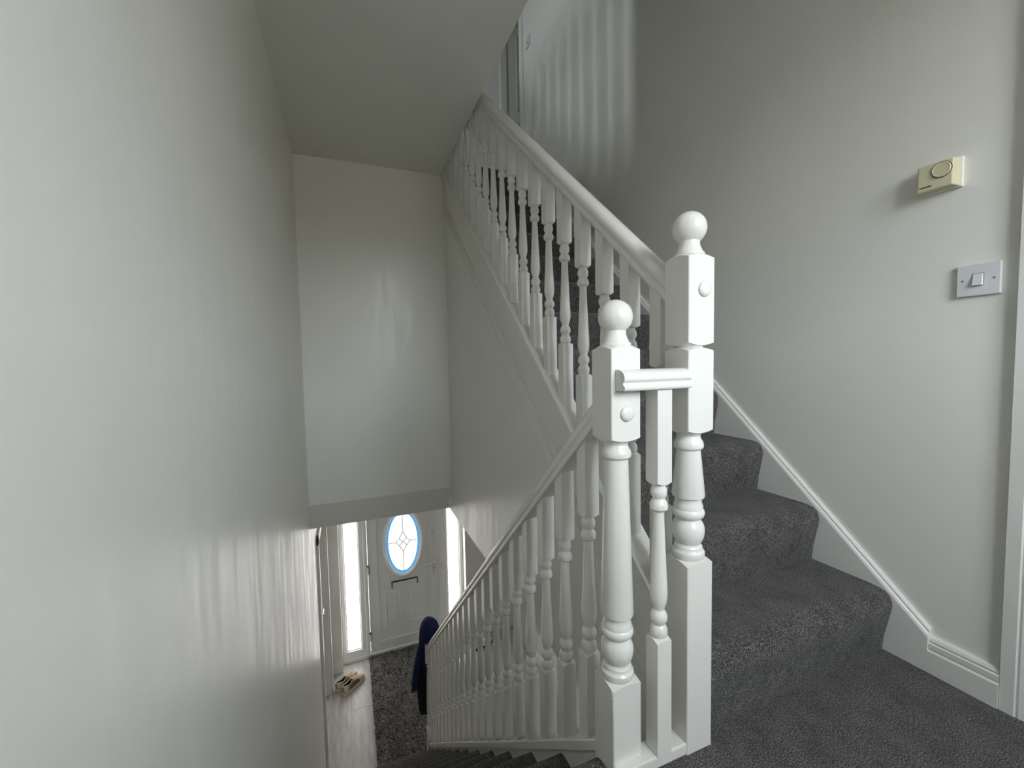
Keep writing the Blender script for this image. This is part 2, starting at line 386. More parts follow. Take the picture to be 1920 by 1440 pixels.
# ------------------------------------------------------------------ staircases
# upper flight: rises toward +Y on the right
us = thing('staircase', 'charcoal carpeted stairs climbing away from the landing beside the thermostat wall', 'staircase', (0.062, 0.033, 0))
XU = XR - 0.020 - 0.062
st = MB(); r = 0.024
pts = [(0.0, -0.03), (0.0, 0.015), (-0.005, 0.055), (-0.014, 0.105), (-0.0205, 0.138), (-0.0225, 0.154), (-0.0205, 0.170), (-0.014, 0.184), (-0.002, 0.194), (0.014, 0.1985), (0.035, RISE), (GO + 0.02, RISE), (GO + 0.02, -0.03)]
st.prism(pts, lambda p: (0, p[0], p[1]), lambda p: (XU, p[0], p[1]))
sm = st.mesh('step'); sm.materials.append(M['carpet']); sm.polygons.foreach_set('use_smooth', [True]*len(sm.polygons)); sm.set_sharp_from_angle(angle=R(40))
for k in range(13):
    obj('step', sm, None, us, loc=(0, k*GO, k*RISE))
# wall string
WS = lambda y: 0.165 + 0.903 * (y + 0.025)
prof = [(0.0, 0.012), (0.010, 0.012), (0.014, 0.006), (0.0135, 0.000), (0.0185, -0.006), (0.021, -0.014), (0.021, -0.6), (0.0, -0.6)]
w = MB()
def wsr(y, zmin):
    return [(XR - p[0] - 0.062, y - 0.033, max(WS(y) + p[1], zmin)) for p in prof]
w.loft([wsr(-0.0765, 0.0), wsr(0.0, 0.0), wsr(0.3, 0.0), wsr(2.72, 0.0)])
obj('wall_string', w, 'satin', us)
# outer string with mouldings
prof = [(0.0, 0.000), (-0.006, -0.006), (-0.006, -0.020), (0.0145, -0.021), (0.0145, -0.163), (0.018, -0.170), (0.018, -0.250), (0.009, -0.256),
        (0.008, -0.276), (0.0125, -0.286), (0.0125, -0.300), (0.009, -0.306), (0.008, -0.330), (0.0125, -0.340), (0.0135, -0.362), (0.022, -0.368), (0.060, -0.368), (0.060, -0.02), (0.072, -0.02), (0.072, 0.0)]
w = MB()
w.loft([[(p[0] + 0.006 - 0.062, y - 0.033, UST(y) + p[1]) for p in prof] for y in (W - 0.005, 2.72)])
obj('outer_string', w, 'white', us)

# lower flight: falls toward +Y on the left
ls = thing('staircase', 'charcoal carpeted stairs going down to the front door hall', 'staircase', (XL + 0.02, 0.10, 0))
w = MB(); nosing(0, 0, 0, -0.16 - (XL + 0.02), w, depth=RISE + 0.03, back=0.28)
sm = w.mesh('step'); sm.materials.append(M['carpet']); sm.polygons.foreach_set('use_smooth', [True]*len(sm.polygons)); sm.set_sharp_from_angle(angle=R(40))
for k in range(1, 13):
    obj('step', sm, None, ls, loc=(0, k*GO, -k*RISE))
LCT = lambda y: -0.028 - 0.8985 * (y - 0.158)       # top of lower base rail
w = MB()
w.loft([[(x_ - XL - 0.02, y - 0.10, max(LCT(y) + dz, ZH)) for (x_, dz) in ((-0.176, -0.02), (-0.134, -0.02), (-0.134, -0.30), (-0.176, -0.30))] for y in (YA + W - 0.005, 2.68, 2.70)])
obj('outer_string', w, 'white', ls)
w = MB()
w.loft([[(x_, y - 0.10, max(0.10 - 0.9*(y - 0.10) + dz, ZH)) for (x_, dz) in ((-0.02, 0.0), (-0.006, 0.0), (0.0005, -0.012), (0.0005, -0.34), (-0.02, -0.34))] for y in (0.02, 2.6, 2.84)])
obj('wall_string', w, 'satin', ls)
# panel closing the space under the lower flight
w = MB()
poly = [(YA+W+0.06, ZH), (2.66, ZH), (2.66, LCT(2.66)-0.2), (YA+W+0.06, LCT(YA+W+0.06)-0.2)]
w.prism(poly, lambda p: (-0.165, p[0], p[1]), lambda p: (-0.14, p[0], p[1]))
struct('wall_understair', w, 'wall', 'painted panel under the descending stairs', 'wall')

# ------------------------------------------------------------------ banisters
def turned_foot(z):   # (d, r) pairs above the base block
    prof = [(0.0, .034), (.003, .0365), (.010, .0385), (.017, .0375), (.021, .034), (.0235, .0325), (.029, .0325), (.033, .0295), (.037, .0290),
            (.042, .0315), (.052, .0358), (.064, .0378), (.076, .0372), (.086, .0338), (.093, .0292), (.097, .0285), (.099, .0320), (.104, .0362), (.111, .0378),
            (.118, .0362), (.121, .0335), (.129, .0335), (.134, .0315), (.140, .0305), (.147, .0310), (.150, .0365), (.155, .0380)]
    return [ci_ring(r_, z + d_) for d_, r_ in prof]
def neck(z1):         # rings from the shaft top (r .0275) to a block starting at z1
    return [ci_ring(r_, z1 - d_) for d_, r_ in ((.045, .0275), (.0425, .0300), (.039, .0335), (.032, .0345), (.024, .0325), (.018, .0285), (.011, .0265), (.005, .0285), (.001, .034))]
HW = W / 2
def newel_low(zbase=0.0):
    rg = [sq_ring(HW, zbase), sq_ring(HW, 0.209, -0.42)] + turned_foot(0.209)
    rg += neck(0.770) + [sq_ring(HW, 0.770, 0.42), sq_ring(HW, 0.980, -0.42), ci_ring(.0345, 0.984)]
    return MB().loft(rg)
def newel_tall():
    rg = [sq_ring(HW, 0.0), sq_ring(HW, 0.4675, -0.42)] + turned_foot(0.4675)
    rg += neck(0.7765) + [sq_ring(HW, 0.7765, 0.42), sq_ring(HW, 0.975, -0.42), ci_ring(.031, 0.9765), ci_ring(.031, 0.9795), sq_ring(HW, 0.981, 0.42), sq_ring(HW, 1.188, -0.42), ci_ring(.0345, 1.192)]
    return MB().loft(rg)
def finial(z):   # collar and ball above block top z
    prof = [(-.004, .030), (.001, .0335), (.005, .0345), (.009, .0335), (.0105, .0305), (.018, .0275), (.025, .0245), (.030, .0235)]
    rg = [ci_ring(r_, z + d_) for d_, r_ in prof]
    rb, zc = 0.0388, z + 0.0675
    for k in range(2, 17):
        a = -math.pi/2 + math.pi*k/17
        a = max(a, -math.asin(min(1, math.sqrt(max(0, 1 - (0.0236/rb)**2)))))
        rg.append(ci_ring(rb*math.cos(a), zc + rb*math.sin(a)))
    rg.append(ci_ring(0.001, zc + rb))
    return MB().loft(rg)
def cap_button(r_=0.0175):
    rg = []
    for rr, d_ in ((r_*0.97, -0.001), (r_, 0.002), (r_*0.97, 0.0045), (r_*0.85, 0.0065), (r_*0.5, 0.0085), (0.001, 0.009)):
        rg.append([(rr*math.cos(2*math.pi*k/28), -d_, rr*math.sin(2*math.pi*k/28)) for k in range(28)])
    return MB().loft(rg)
BW = 0.0205
def baluster_mesh(lo, hi):
    rg = [sq_ring(BW, -lo), sq_ring(BW, 0.0, -0.7)]
    prof = [(.001, .0165), (.004, .0185), (.011, .0200), (.020, .0195), (.027, .0165), (.030, .0140), (.033, .0140), (.036, .0165), (.043, .0195), (.052, .0195), (.060, .0160), (.064, .0130), (.067, .0125), (.072, .0140),
            (.082, .0175), (.095, .0196), (.110, .0198), (.135, .0186), (.180, .0163), (.230, .0141), (.290, .0120), (.297, .0120), (.299, .0155), (.304, .0198), (.312, .0205), (.320, .0182), (.325, .0145),
            (.329, .0140), (.333, .0165), (.341, .0188), (.350, .0178), (.357, .0145), (.361, .0145)]
    rg += [ci_ring(r_, d_) for d_, r_ in prof]
    rg += [sq_ring(BW, 0.362, 0.7), sq_ring(BW, 0.362 + hi)]
    me = MB().loft(rg).mesh('baluster'); me.materials.append(M['white'])
    me.polygons.foreach_set('use_smooth', [True]*len(me.polygons)); me.set_sharp_from_angle(angle=R(32))
    return me
half = [(0.0, 0.0), (.010, -.0008), (.018, -.004), (.0245, -.0095), (.028, -.016), (.0292, -.022), (.0285, -.027), (.0255, -.0305), (.0232, -.0335), (.0232, -.037), (.0255, -.0395), (.0288, -.042), (.0298, -.046), (.0285, -.051), (.0265, -.053)]
rail_prof = half + [(-x_, z_) for x_, z_ in reversed(half[1:])]

# upper banister
ub = thing('stair_banister', 'white turned banister with tall ball-topped newel climbing the upper stairs', 'banister', (BX, BY, 0))
nw = obj('newel_post', newel_tall(), 'white', ub, smooth=32)
obj('ball_finial', finial(1.188), 'white', nw, smooth=40)
obj('cover_cap', cap_button(), 'white', nw, smooth=40, loc=(0.006, -HW, 1.109))
URT = lambda y: 1.817 + 0.885 * (y - 0.83)
w = MB().loft([[(p[0], y - BY, URT(y) + p[1]*1.34) for p in rail_prof] for y in (W - 0.004, 2.68)])
obj('handrail', w, 'white', ub, smooth=35)
bmU = baluster_mesh(0.235, 0.235)
for k in range(20):
    y = 0.133 + 0.1257*k
    obj('baluster', bmU, None, ub, loc=(0, y - BY, UST(y) + 0.222))
nt_ = MB().loft([sq_ring(HW, 2.3), sq_ring(HW, 3.55, -0.42), ci_ring(.0345, 3.554)])
obj('newel_post', nt_, 'white', ub, smooth=32, loc=(0, 2.70 - BY + 0.02, 0))

# lower banister
lb = thing('stair_banister', 'white turned banister with shorter ball-topped newel going down to the hall', 'banister', (AX, AY, 0))
nw = obj('newel_post', newel_low(-0.20), 'white', lb, smooth=32)
obj('ball_finial', finial(0.980), 'white', nw, smooth=40)
obj('cover_cap', cap_button(), 'white', nw, smooth=40, loc=(0.001, -HW, 0.833))
rn0 = random.Random(11); wp = MB()
for q in range(16):     # flaked paint along the front edge of the base block
    t0 = rn0.random(); zz = 0.205 - 0.045*t0 - 0.0; dd = rn0.uniform(0.0, 0.011)*(1 - t0)
    c0 = Vector((-HW - 0.0003, -HW + dd + 0.001, zz)); sz = rn0.uniform(0.002, 0.0045)
    pts5 = [c0 + Vector((0, sz*math.cos(a_)*rn0.uniform(.5, 1), sz*1.6*math.sin(a_)*rn0.uniform(.6, 1))) for a_ in (0.2, 1.3, 2.6, 3.9, 5.2)]
    wp.add(pts5 + [p + Vector((-0.0012*rn0.random() - 0.0003, 0, 0)) for p in pts5], [(0, 1, 2, 3, 4), (9, 8, 7, 6, 5)] + [(k, (k+1) % 5, 5 + (k+1) % 5, 5 + k) for k in range(5)])
obj('flaked_paint', wp, 'creamwhite', nw)
LRT = lambda y: 0.824 - 0.8885 * (y - 0.16)
w = MB().loft([[(p[0], y - AY, LRT(y) + p[1]*1.34) for p in rail_prof] for y in (YA + W - 0.004, 2.70)])
obj('handrail', w, 'white', lb, smooth=35)
bp = [(-.030, 0), (-.0315, -.004), (-.0315, -.030), (.0315, -.030), (.0315, -.004), (.030, 0)]
w = MB().loft([[(p[0], y - AY, LCT(y) + p[1]) for p in bp] for y in (YA + W - 0.004, 2.69)])
obj('base_rail', w, 'white', lb)
bmL = baluster_mesh(0.252, 0.225)
for k in range(20):
    y = 0.182 + 0.1257*k
    obj('baluster', bmL, None, lb, loc=(0, y - AY, LCT(y) + 0.238))
zb = ZH
nb = MB().loft([sq_ring(HW, ZH), sq_ring(HW, ZH + 0.40, -0.42)] + turned_foot(ZH + 0.40) + neck(-1.60) + [sq_ring(HW, -1.60, 0.42), sq_ring(HW, -1.385, -0.42), ci_ring(.0345, -1.381)])
nw2 = obj('newel_post', nb, 'white', lb, smooth=32, loc=(0, 2.725 - AY, 0))
obj('ball_finial', finial(-1.385), 'white', nw2, smooth=40)

# short landing rail between the newels
lr = thing('landing_rail', 'short white rail with a single turned baluster joining the two newels', 'banister', (-0.068, 0.020, 0))
w = MB().loft([[(x_ + 0.068, p[0], 0.930 + p[1]*0.86) for p in rail_prof] for x_ in (-0.183, 0.001)])
obj('handrail', w, 'white', lr, smooth=35)
obj('base_rail', MB().box(-0.190+0.068, 0.068+0.001, -0.019, 0.030, 0.0, 0.029), 'white', lr, bevel=0.004)
bmM = baluster_mesh(0.280, 0.225)
obj('baluster', bmM, None, lr, loc=(0, 0, 0.305))

# second-floor balustrade along the slab edge above (casts the baluster shadows on the right wall)
gb = thing('gallery_banister', 'white turned gallery banister along the top landing edge', 'banister', (-0.045, 2.07, 2.60))
obj('base_rail', MB().box(-0.03, 0.03, -0.6, 0.6, 0.0, 0.03), 'white', gb, bevel=0.003)
w = MB().loft([[(p[0], y_, 0.92 + p[1]) for p in rail_prof] for y_ in (-0.6, 0.6)]); obj('handrail', w, 'white', gb, smooth=35)
for k in range(9):
    obj('baluster', bmM, None, gb, loc=(0, -0.5 + 0.1257*k, 0.305))

# ------------------------------------------------------------------ thermostat, switches
tt = thing('thermostat', 'aged cream room thermostat with round dial on the stairwell wall', 'thermostat', (XR, -0.062, 1.450))
obj('back_plate', MB().box(-0.012, 0.0, -0.046, 0.040, -0.041, 0.041), 'creamwhite', tt, bevel=0.002)
w = MB(); w.loft([[(-0.010, y_, z_) for y_, z_ in ((-.044, -.039), (.040, -.039), (.040, .040), (-.044, .040))], [(-0.036, y_, z_) for y_, z_ in ((-.036, -.035), (.040, -.035), (.040, .038), (-.036, .038))]])
obj('case', w, 'cream', tt, bevel=0.003)
rg = []
for rr, d_ in ((.0205, .034), (.0205, .0385), (.019, .0405), (.0185, .0405), (.0175, .0395), (.001, .0395)):
    rg.append([(-d_, rr*math.cos(2*math.pi*k/32) - 0.013, rr*math.sin(2*math.pi*k/32) + 0.013) for k in range(32)])
obj('dial', MB().loft(rg), 'cream', tt, smooth=35)
rg = [[(-d_, .0222*math.cos(2*math.pi*k/32) - 0.013, .0222*math.sin(2*math.pi*k/32) + 0.013) for k in range(32)] for d_ in (.033, .0364)]
obj('dial_recess', MB().loft(rg), 'black', tt, smooth=35)
obj('nameplate', MB().box(-0.0366, -0.034, 0.008, 0.035, -0.0245, -0.0215), 'black', tt)
def light_switch(label, loc):
    s_ = thing('light_switch', label, 'switch', loc)
    obj('plate', MB().box(-0.009, 0.0, -0.043, 0.043, -0.043, 0.043), 'switch', s_, bevel=0.0025)
    w_ = MB(); w_.loft([[(-0.0085, y_, z_) for y_, z_ in ((-.0105, -.016), (.0105, -.016), (.0105, .016), (-.0105, .016))], [(-d_, y_, z_) for y_, z_, d_ in ((-.0098, -.0155, .016), (.0098, -.0155, .016), (.0098, .0155, .0105), (-.0098, .0155, .0105))]])
    obj('rocker', w_, 'switch', s_, bevel=0.001)
    obj('rocker_gap', MB().box(-0.0093, -0.006, -0.0118, 0.0118, -0.0172, 0.0172), 'lead', s_)
    for sy in (-0.0302, 0.0302):
        obj('screw', MB().tube([(-0.006, sy, 0), (-0.0095, sy, 0)], 0.0028, 12), 'lead', s_, smooth=40)
light_switch('white single rocker light switch on the wall below the thermostat', (XR, -0.146, 1.148))
light_switch('small light switch high on the wall beside the upper door', (XR, 2.725, 3.752))

# ------------------------------------------------------------------ front door and sidelights
DY = 4.45
fd = bpy.data.objects.new('door_1', None); COL.objects.link(fd); fd.location = (-0.150, DY, ZH)
tag(fd, 'white front door with oval leaded glass edged in blue', 'door', kind='structure')
dx = lambda x_: x_ + 0.150
H = 2.17
fr = MB()
for (a, b) in ((-0.625, -0.575), (0.262, 0.345)):
    fr.box(dx(a), dx(b), -0.035, 0.035, 0, H)
    fr.box(dx(a)+0.008, dx(b)-0.008, -0.045, -0.03, 0, H)
fr.box(dx(-0.885), dx(0.60), -0.05, 0.05, 0, 0.045); fr.box(dx(-0.885), dx(0.60), -0.045, 0.04, H-0.06, H)
obj('door_frame', fr, 'upvc', fd, bevel=0.004)
lfm = MB(); x0, x1, z0, z1 = dx(-0.572), dx(0.259), 0.048, H-0.065
ix0, ix1, iz0, iz1 = dx(-0.458), dx(0.164), 0.165, H-0.17
lfm.box(x0, ix0, -0.03, 0.03, z0, z1); lfm.box(ix1, x1, -0.03, 0.03, z0, z1)
lfm.box(ix0, ix1, -0.03, 0.03, z0, iz0); lfm.box(ix0, ix1, -0.03, 0.03, iz1, z1)
leaf = obj('door_leaf', lfm, 'upvc', fd, bevel=0.004)
# inset panel with an oval hole
ocx, ocz, orx, orz = dx(-0.150), 1.345, 0.205, 0.395
pm_ = MB(); n = 64
def oval(rx, rz, y_): return [(ocx + rx*math.cos(2*math.pi*k/n), y_, ocz + rz*math.sin(2*math.pi*k/n)) for k in range(n)]
def rect_ring(y_):
    out = []
    for k in range(n):
        a = 2*math.pi*k/n; c, s_ = math.cos(a), math.sin(a)
        tx = ((ix1 - ocx) if c > 0 else (ocx - ix0)) / max(abs(c), 1e-6); tz = ((iz1 - ocz) if s_ > 0 else (ocz - iz0)) / max(abs(s_), 1e-6)
        t_ = min(tx, tz); out.append((ocx + c*t_, y_, ocz + s_*t_))
    # snap nearest points to corners
    for (cxx, czz) in ((ix0, iz0), (ix1, iz0), (ix0, iz1), (ix1, iz1)):
        k = min(range(n), key=lambda q: (out[q][0]-cxx)**2 + (out[q][2]-czz)**2); out[k] = (cxx, y_, czz)
    return out
pm_.loft([rect_ring(-0.018), oval(orx+0.025, orz+0.025, -0.018)], cap=False)
pm_.loft([rect_ring(0.018), oval(orx+0.025, orz+0.025, 0.018)], cap=False)
obj('door_panel', pm_, 'upvc', fd)
om = MB().loft([oval(orx+0.040, orz+0.040, -0.017), oval(orx+0.036, orz+0.036, -0.030), oval(orx+0.022, orz+0.022, -0.036), oval(orx+0.004, orz+0.004, -0.026), oval(orx, orz, -0.012)], cap=False)
obj('oval_moulding', om, 'upvc', fd, smooth=50)
pane = obj('oval_pane', MB().loft([oval(orx-0.028, orz-0.030, -0.004), oval(orx-0.028, orz-0.030, 0.006)]), 'oval', fd)
obj('blue_border', MB().loft([oval(orx+0.006, orz+0.006, -0.006), oval(orx-0.029, orz-0.031, -0.006), oval(orx-0.029, orz-0.031, 0.006), oval(orx+0.006, orz+0.006, 0.006)], cap=False), 'blue', fd)['label'] = 'bright blue glass border'
ld = MB(); y_ = -0.006; s1 = 0.062; s2 = 0.040
def bar(a, b): ld.tube([(ocx + a[0], y_, ocz + a[1]), (ocx + b[0], y_, ocz + b[1])], 0.0038, 6)
bar((0, orz-0.03), (0, 0.125)); bar((0, -orz+0.03), (0, -0.125)); bar((-orx+0.03, 0), (-0.085, 0)); bar((orx-0.03, 0), (0.085, 0))
D_ = [(0, 0.125), (0.045, 0.045), (0.085, 0), (0.045, -0.045), (0, -0.125), (-0.045, -0.045), (-0.085, 0), (-0.045, 0.045)]
for k in range(8): bar(D_[k], D_[(k+1) % 8])
bar((0.045, 0.045), (-0.045, -0.045)); bar((-0.045, 0.045), (0.045, -0.045))
obj('leading', ld, 'lead', fd)
# two raised panels with arched tops
for (a, b, inner) in ((dx(-0.395), dx(-0.200), 1), (dx(-0.094), dx(0.122), -1)):
    pmb = MB(); zb_, zt_ = 0.315, 0.775
    def out(off, yv):
        pts_ = [(a+off, yv, zb_+off), (b-off, yv, zb_+off)]
        for k in range(9):
            t_ = k/8; xx = (b-off) + ((a+off) - (b-off))*t_
            u_ = (xx - a)/(b - a); u_ = u_ if inner == 1 else 1 - u_
            pts_.append((xx, yv, zt_ - off - 0.055*(u_**1.6) if True else 0))
        return pts_
    pmb.loft([out(0, -0.018), out(0.006, -0.026), out(0.016, -0.026), out(0.022, -0.019), out(0.05, -0.019), out(0.06, -0.024)], cap=False)
    pmb.add(out(0.06, -0.024), [tuple(range(11))])
    obj('raised_panel', pmb, 'upvc', fd)
# letter plate, hinges, handle, peephole
lbx = obj('letter_plate', MB().box(dx(-0.300), dx(0.005), -0.026, -0.018, 0.800, 0.868), 'upvc', fd, bevel=0.003)
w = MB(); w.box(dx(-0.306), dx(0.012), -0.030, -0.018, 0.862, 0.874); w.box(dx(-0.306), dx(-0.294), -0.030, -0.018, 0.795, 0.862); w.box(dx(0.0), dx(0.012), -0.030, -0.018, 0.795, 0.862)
obj('letter_plate_edge', w, 'black', lbx)  # black strips for the gasket, with its shadow round the flap painted in
for zz in (0.25, 1.08, 1.86):
    hg = obj('hinge', MB().box(dx(-0.588), dx(-0.562), -0.048, -0.028, zz-0.05, zz+0.05), 'upvc', fd, bevel=0.004)
    obj('hinge_pin', MB().tube([(dx(-0.575), -0.046, zz+0.048), (dx(-0.575), -0.046, zz+0.062)], 0.012, 10), 'black', hg)
    obj('hinge_gap', MB().box(dx(-0.562), dx(-0.556), -0.036, -0.026, zz-0.05, zz+0.05), 'black', hg)
hp = obj('handle_plate', MB().box(dx(0.196), dx(0.232), -0.042, -0.028, 0.86, 1.09), 'white', fd, bevel=0.006)
obj('lever', MB().tube([(dx(0.214), -0.04, 1.045), (dx(0.214), -0.075, 1.045), (dx(0.19), -0.082, 1.042), (dx(0.095), -0.082, 1.025)], 0.011, 10), 'white', hp, smooth=50)
obj('lock_cylinder', MB().tube([(dx(0.214), -0.04, 0.96), (dx(0.214), -0.052, 0.96)], 0.012, 12), 'metal', hp, smooth=40)
obj('spy_hole', MB().tube([(dx(0.213), -0.028, 1.42), (dx(0.213), -0.044, 1.42)], 0.022, 16), 'white', fd, smooth=40)
def sidelight(name, label, a, b):
    e = bpy.data.objects.new(name, None); COL.objects.link(e); e.location = ((a+b)/2, DY, ZH+0.045); tag(e, label, 'window', kind='structure')
    hw_ = (b-a)/2; hh = H - 0.105; m_ = MB()
    for q in ((-hw_, hw_, 0, 0.085), (-hw_, hw_, hh-0.06, hh), (-hw_, -hw_+0.045, 0.085, hh-0.06), (hw_-0.045, hw_, 0.085, hh-0.06)): m_.box(q[0], q[1], -0.035, 0.035, q[2], q[3])
    obj('window_frame', m_, 'upvc', e, bevel=0.005)
    b2 = MB(); g = 0.014
    for q in ((-hw_+0.044, hw_-0.044, 0.084, 0.084+g), (-hw_+0.044, -hw_+0.044+g, 0.084+g, hh-0.06), (hw_-0.044-g, hw_-0.044, 0.084+g, hh-0.06)): b2.box(q[0], q[1], -0.020, 0.0, q[2], q[3])
    obj('glazing_bead', b2, 'upvc', e, bevel=0.004)
    obj('pane', MB().box(-hw_+0.04, hw_-0.04, -0.004, 0.006, 0.08, hh-0.055), 'frost', e)
sidelight('window_1', 'tall frosted sidelight beside the hinge side of the front door', -0.884, -0.626)
sidelight('window_2', 'tall frosted sidelight beside the handle side of the front door', 0.346, 0.599)

# ------------------------------------------------------------------ hall rug
rug = thing('hall_rug', 'long grey shaggy runner rug lying in front of the door', 'rug', (-0.295, 3.66, ZH))
rx, ry = 0.30, 0.745
rn = random.Random(3)
def edge(n_, f):
    return [f(k/n_) for k in range(n_)]
ol = edge(40, lambda t_: (-rx + 2*rx*t_, -ry)) + edge(80, lambda t_: (rx, -ry + 2*ry*t_)) + edge(40, lambda t_: (rx - 2*rx*t_, ry)) + edge(80, lambda t_: (-rx, ry - 2*ry*t_))
obj('backing', MB().prism([(p[0] + rn.uniform(-.003, .003), p[1] + rn.uniform(-.003, .003)) for p in ol], lambda p: (p[0], p[1], 0.0), lambda p: (p[0], p[1], 0.014)), 'rug', rug)
pl = MB()
for k in range(20000):
    x_, y_ = rn.uniform(-rx, rx), rn.uniform(-ry, ry)
    a = rn.uniform(0, 6.283); lean = rn.uniform(0.006, 0.022); h = rn.uniform(0.016, 0.034); tw = rn.uniform(0.003, 0.006)
    cl = math.sin(x_*55 + 3*math.sin(y_*31)) * math.sin(y_*47 + 2*math.sin(x_*29)); h *= 1 + 0.28*cl
    c, s_ = math.cos(a), math.sin(a)
    pl.add([(x_ - s_*tw, y_ + c*tw, 0.008), (x_ + s_*tw, y_ - c*tw, 0.008), (x_ + c*lean*0.6 + s_*tw*0.8, y_ + s_*lean*0.6 - c*tw*0.8, h*0.8), (x_ + c*lean*0.6 - s_*tw*0.8, y_ + s_*lean*0.6 + c*tw*0.8, h*0.8), (x_ + c*lean*1.3, y_ + s_*lean*1.3, h)],
           [(0, 1, 2, 3), (3, 2, 4)])
me = bpy.data.meshes.new('pile'); me.from_pydata(pl.v, [], pl.f); me.materials.append(M['rug'])
po = bpy.data.objects.new('pile', me); COL.objects.link(po); po.parent = rug; po['kind'] = 'stuff'

# ------------------------------------------------------------------ shoes
def make_trainer(name, label, loc, rotz, mats, mirror=1, group=None, length=0.29):
    t = thing(name, label, 'shoe', loc, rotz, group)
    s = length / 0.29
    def halfw(u):     # outline half width, u 0 heel .. 1 toe
        return s*(0.033 + 0.012*math.sin(math.pi*min(1, u*1.0))**1 + 0.006*math.exp(-((u-0.70)/0.16)**2)) * (1 - max(0, (u-0.80)/0.20)**2.4*0.72) * (1 - max(0, (0.12-u)/0.12)**2*0.45)
    cy = lambda u: mirror*s*0.008*math.sin(math.pi*u)
    N = 20; us_ = [k/(N-1) for k in range(N)]
    # sole
    rg = []
    for zf, ex in ((0.0, 0.0), (0.006, 0.004), (0.022, 0.004), (0.027, 0.001)):
        top = [(s*(0.29*u), cy(u) + halfw(u) + ex, zf + (0.010 + 0.012*max(0, (u-.8)/.2)**2 if zf < 0.01 and u > .8 else 0) * (1 if zf < .01 else 0)*0.6 + (0.008*max(0, (0.3-u)/0.3) if zf > 0.02 else 0)) for u in us_]
        bot = [(s*(0.29*u), cy(u) - halfw(u) - ex, p[2]) for u, p in zip(reversed(us_), reversed(top))]
        rg.append(top + bot)
    obj('sole', MB().loft(rg), mats[1], t, smooth=50)
    # upper
    def rimh(u):
        if u < 0.08: return 0.096
        if u < 0.42: return 0.096 - 0.022*math.sin(math.pi*(u-0.08)/0.34*0.75) + 0.014*max(0, (u-0.25)/0.17)
        return 0.094 - 0.046*((u-0.42)/0.58)**1.05 - 0.016*max(0, (u-0.85)/0.15)**2
    def gap(u):
        if u > 0.44: return 0.0005
        return 0.026*s*math.sin(math.pi*min(1, max(0.0, (u+0.02)/0.46)))**0.6
    upm = MB(); rg = []
    for u in us_:
        hw_, rh, g = halfw(u), rimh(u), gap(u); c = cy(u); base = 0.024
        L_ = []
        for k in range(7):
            f = k/6
            yy = g + (hw_ - g)*math.cos(f*math.pi/2)**0.62 if f < 1 else g
            zz = base + (rh - base)*math.sin(f*math.pi/2)**0.9
            L_.append((c, yy, zz))
        row = [(s*0.29*u + (0.004 if u == 0 else 0), c + yy, zz*s) for (c, yy, zz) in L_] + [(s*0.29*u + (0.004 if u == 0 else 0), c - yy, zz*s) for (c, yy, zz) in reversed(L_)]
        rg.append(row)
    n_ = len(rg[0])
    vs = [p for r_ in rg for p in r_]; fs = []
    for i_ in range(N-1):
        for j in range(n_-1):
            if j == 6 and us_[i_+1] < 0.46: continue
            fs.append((i_*n_+j, i_*n_+j+1, (i_+1)*n_+j+1, (i_+1)*n_+j))
    fs.append(tuple(range(n_))); fs.append(tuple((N-1)*n_ + j for j in range(n_-1, -1, -1)))
    upm.add(vs, fs)
    uo = obj('upper', upm, mats[0], t, smooth=60)
    # dark insole, padded collar, tongue, laces, side and heel patches
    ins = MB(); us2 = [0.02 + 0.45*k/9 for k in range(10)]
    a_ = [(s*0.29*u, cy(u) + halfw(u)*0.85, 0.05*s) for u in us2]; b_ = [(s*0.29*u, cy(u) - halfw(u)*0.85, 0.05*s) for u in us2]
    c_ = [(s*0.29*u, cy(u) + gap(u)*0.98, (rimh(u)-0.001)*s) for u in us2]; d_ = [(s*0.29*u, cy(u) - gap(u)*0.98, (rimh(u)-0.001)*s) for u in us2]
    ins.loft([c_, a_, b_, d_], cap=False, closed=False)
    obj('lining', ins, 'lining', t)
    us3 = [0.0 + 0.43*k/12 for k in range(13)]
    col = [(s*0.29*u, cy(u) + gap(u), rimh(u)*s) for u in us3] ; col2 = [(s*0.29*u, cy(u) - gap(u), rimh(u)*s) for u in us3]
    obj('collar', MB().tube(list(reversed(col)) + col2, 0.0045*s, 8), mats[2], t, smooth=60)
    tg = MB(); rg = []
    for u, zz, hh in ((0.50, 0.088, 0.020), (0.42, 0.100, 0.022), (0.36, 0.118, 0.021), (0.33, 0.126, 0.014)):
        rg.append([(s*0.29*u, cy(u)-hh, zz*s), (s*0.29*u, cy(u), (zz+0.006)*s), (s*0.29*u, cy(u)+hh, zz*s), (s*0.29*u + 0.004, cy(u), (zz-0.004)*s)])
    obj('tongue', tg.loft(rg), mats[0], t, smooth=60)
    lc = MB()
    for k in range(5):
        u = 0.43 + 0.062*k; hh = 0.018 - 0.001*k; zz = rimh(u) - 0.004
        lc.tube([(s*0.29*u, cy(u)-hh, (zz-0.006)*s), (s*0.29*(u+0.02), cy(u), (zz+0.006)*s), (s*0.29*(u+0.045), cy(u)+hh, (zz-0.008)*s)], 0.0024, 5)
        lc.tube([(s*0.29*u, cy(u)+hh, (zz-0.006)*s), (s*0.29*(u+0.02), cy(u), (zz+0.008)*s), (s*0.29*(u+0.045), cy(u)-hh, (zz-0.008)*s)], 0.0024, 5)
    lc.tube([(s*0.29*0.42, cy(.42), 0.1*s), (s*0.29*0.46, cy(.42)+0.03, 0.105*s), (s*0.29*0.52, cy(.42)+0.045, 0.075*s)], 0.0024, 5)
    obj('laces', lc, mats[2], t)
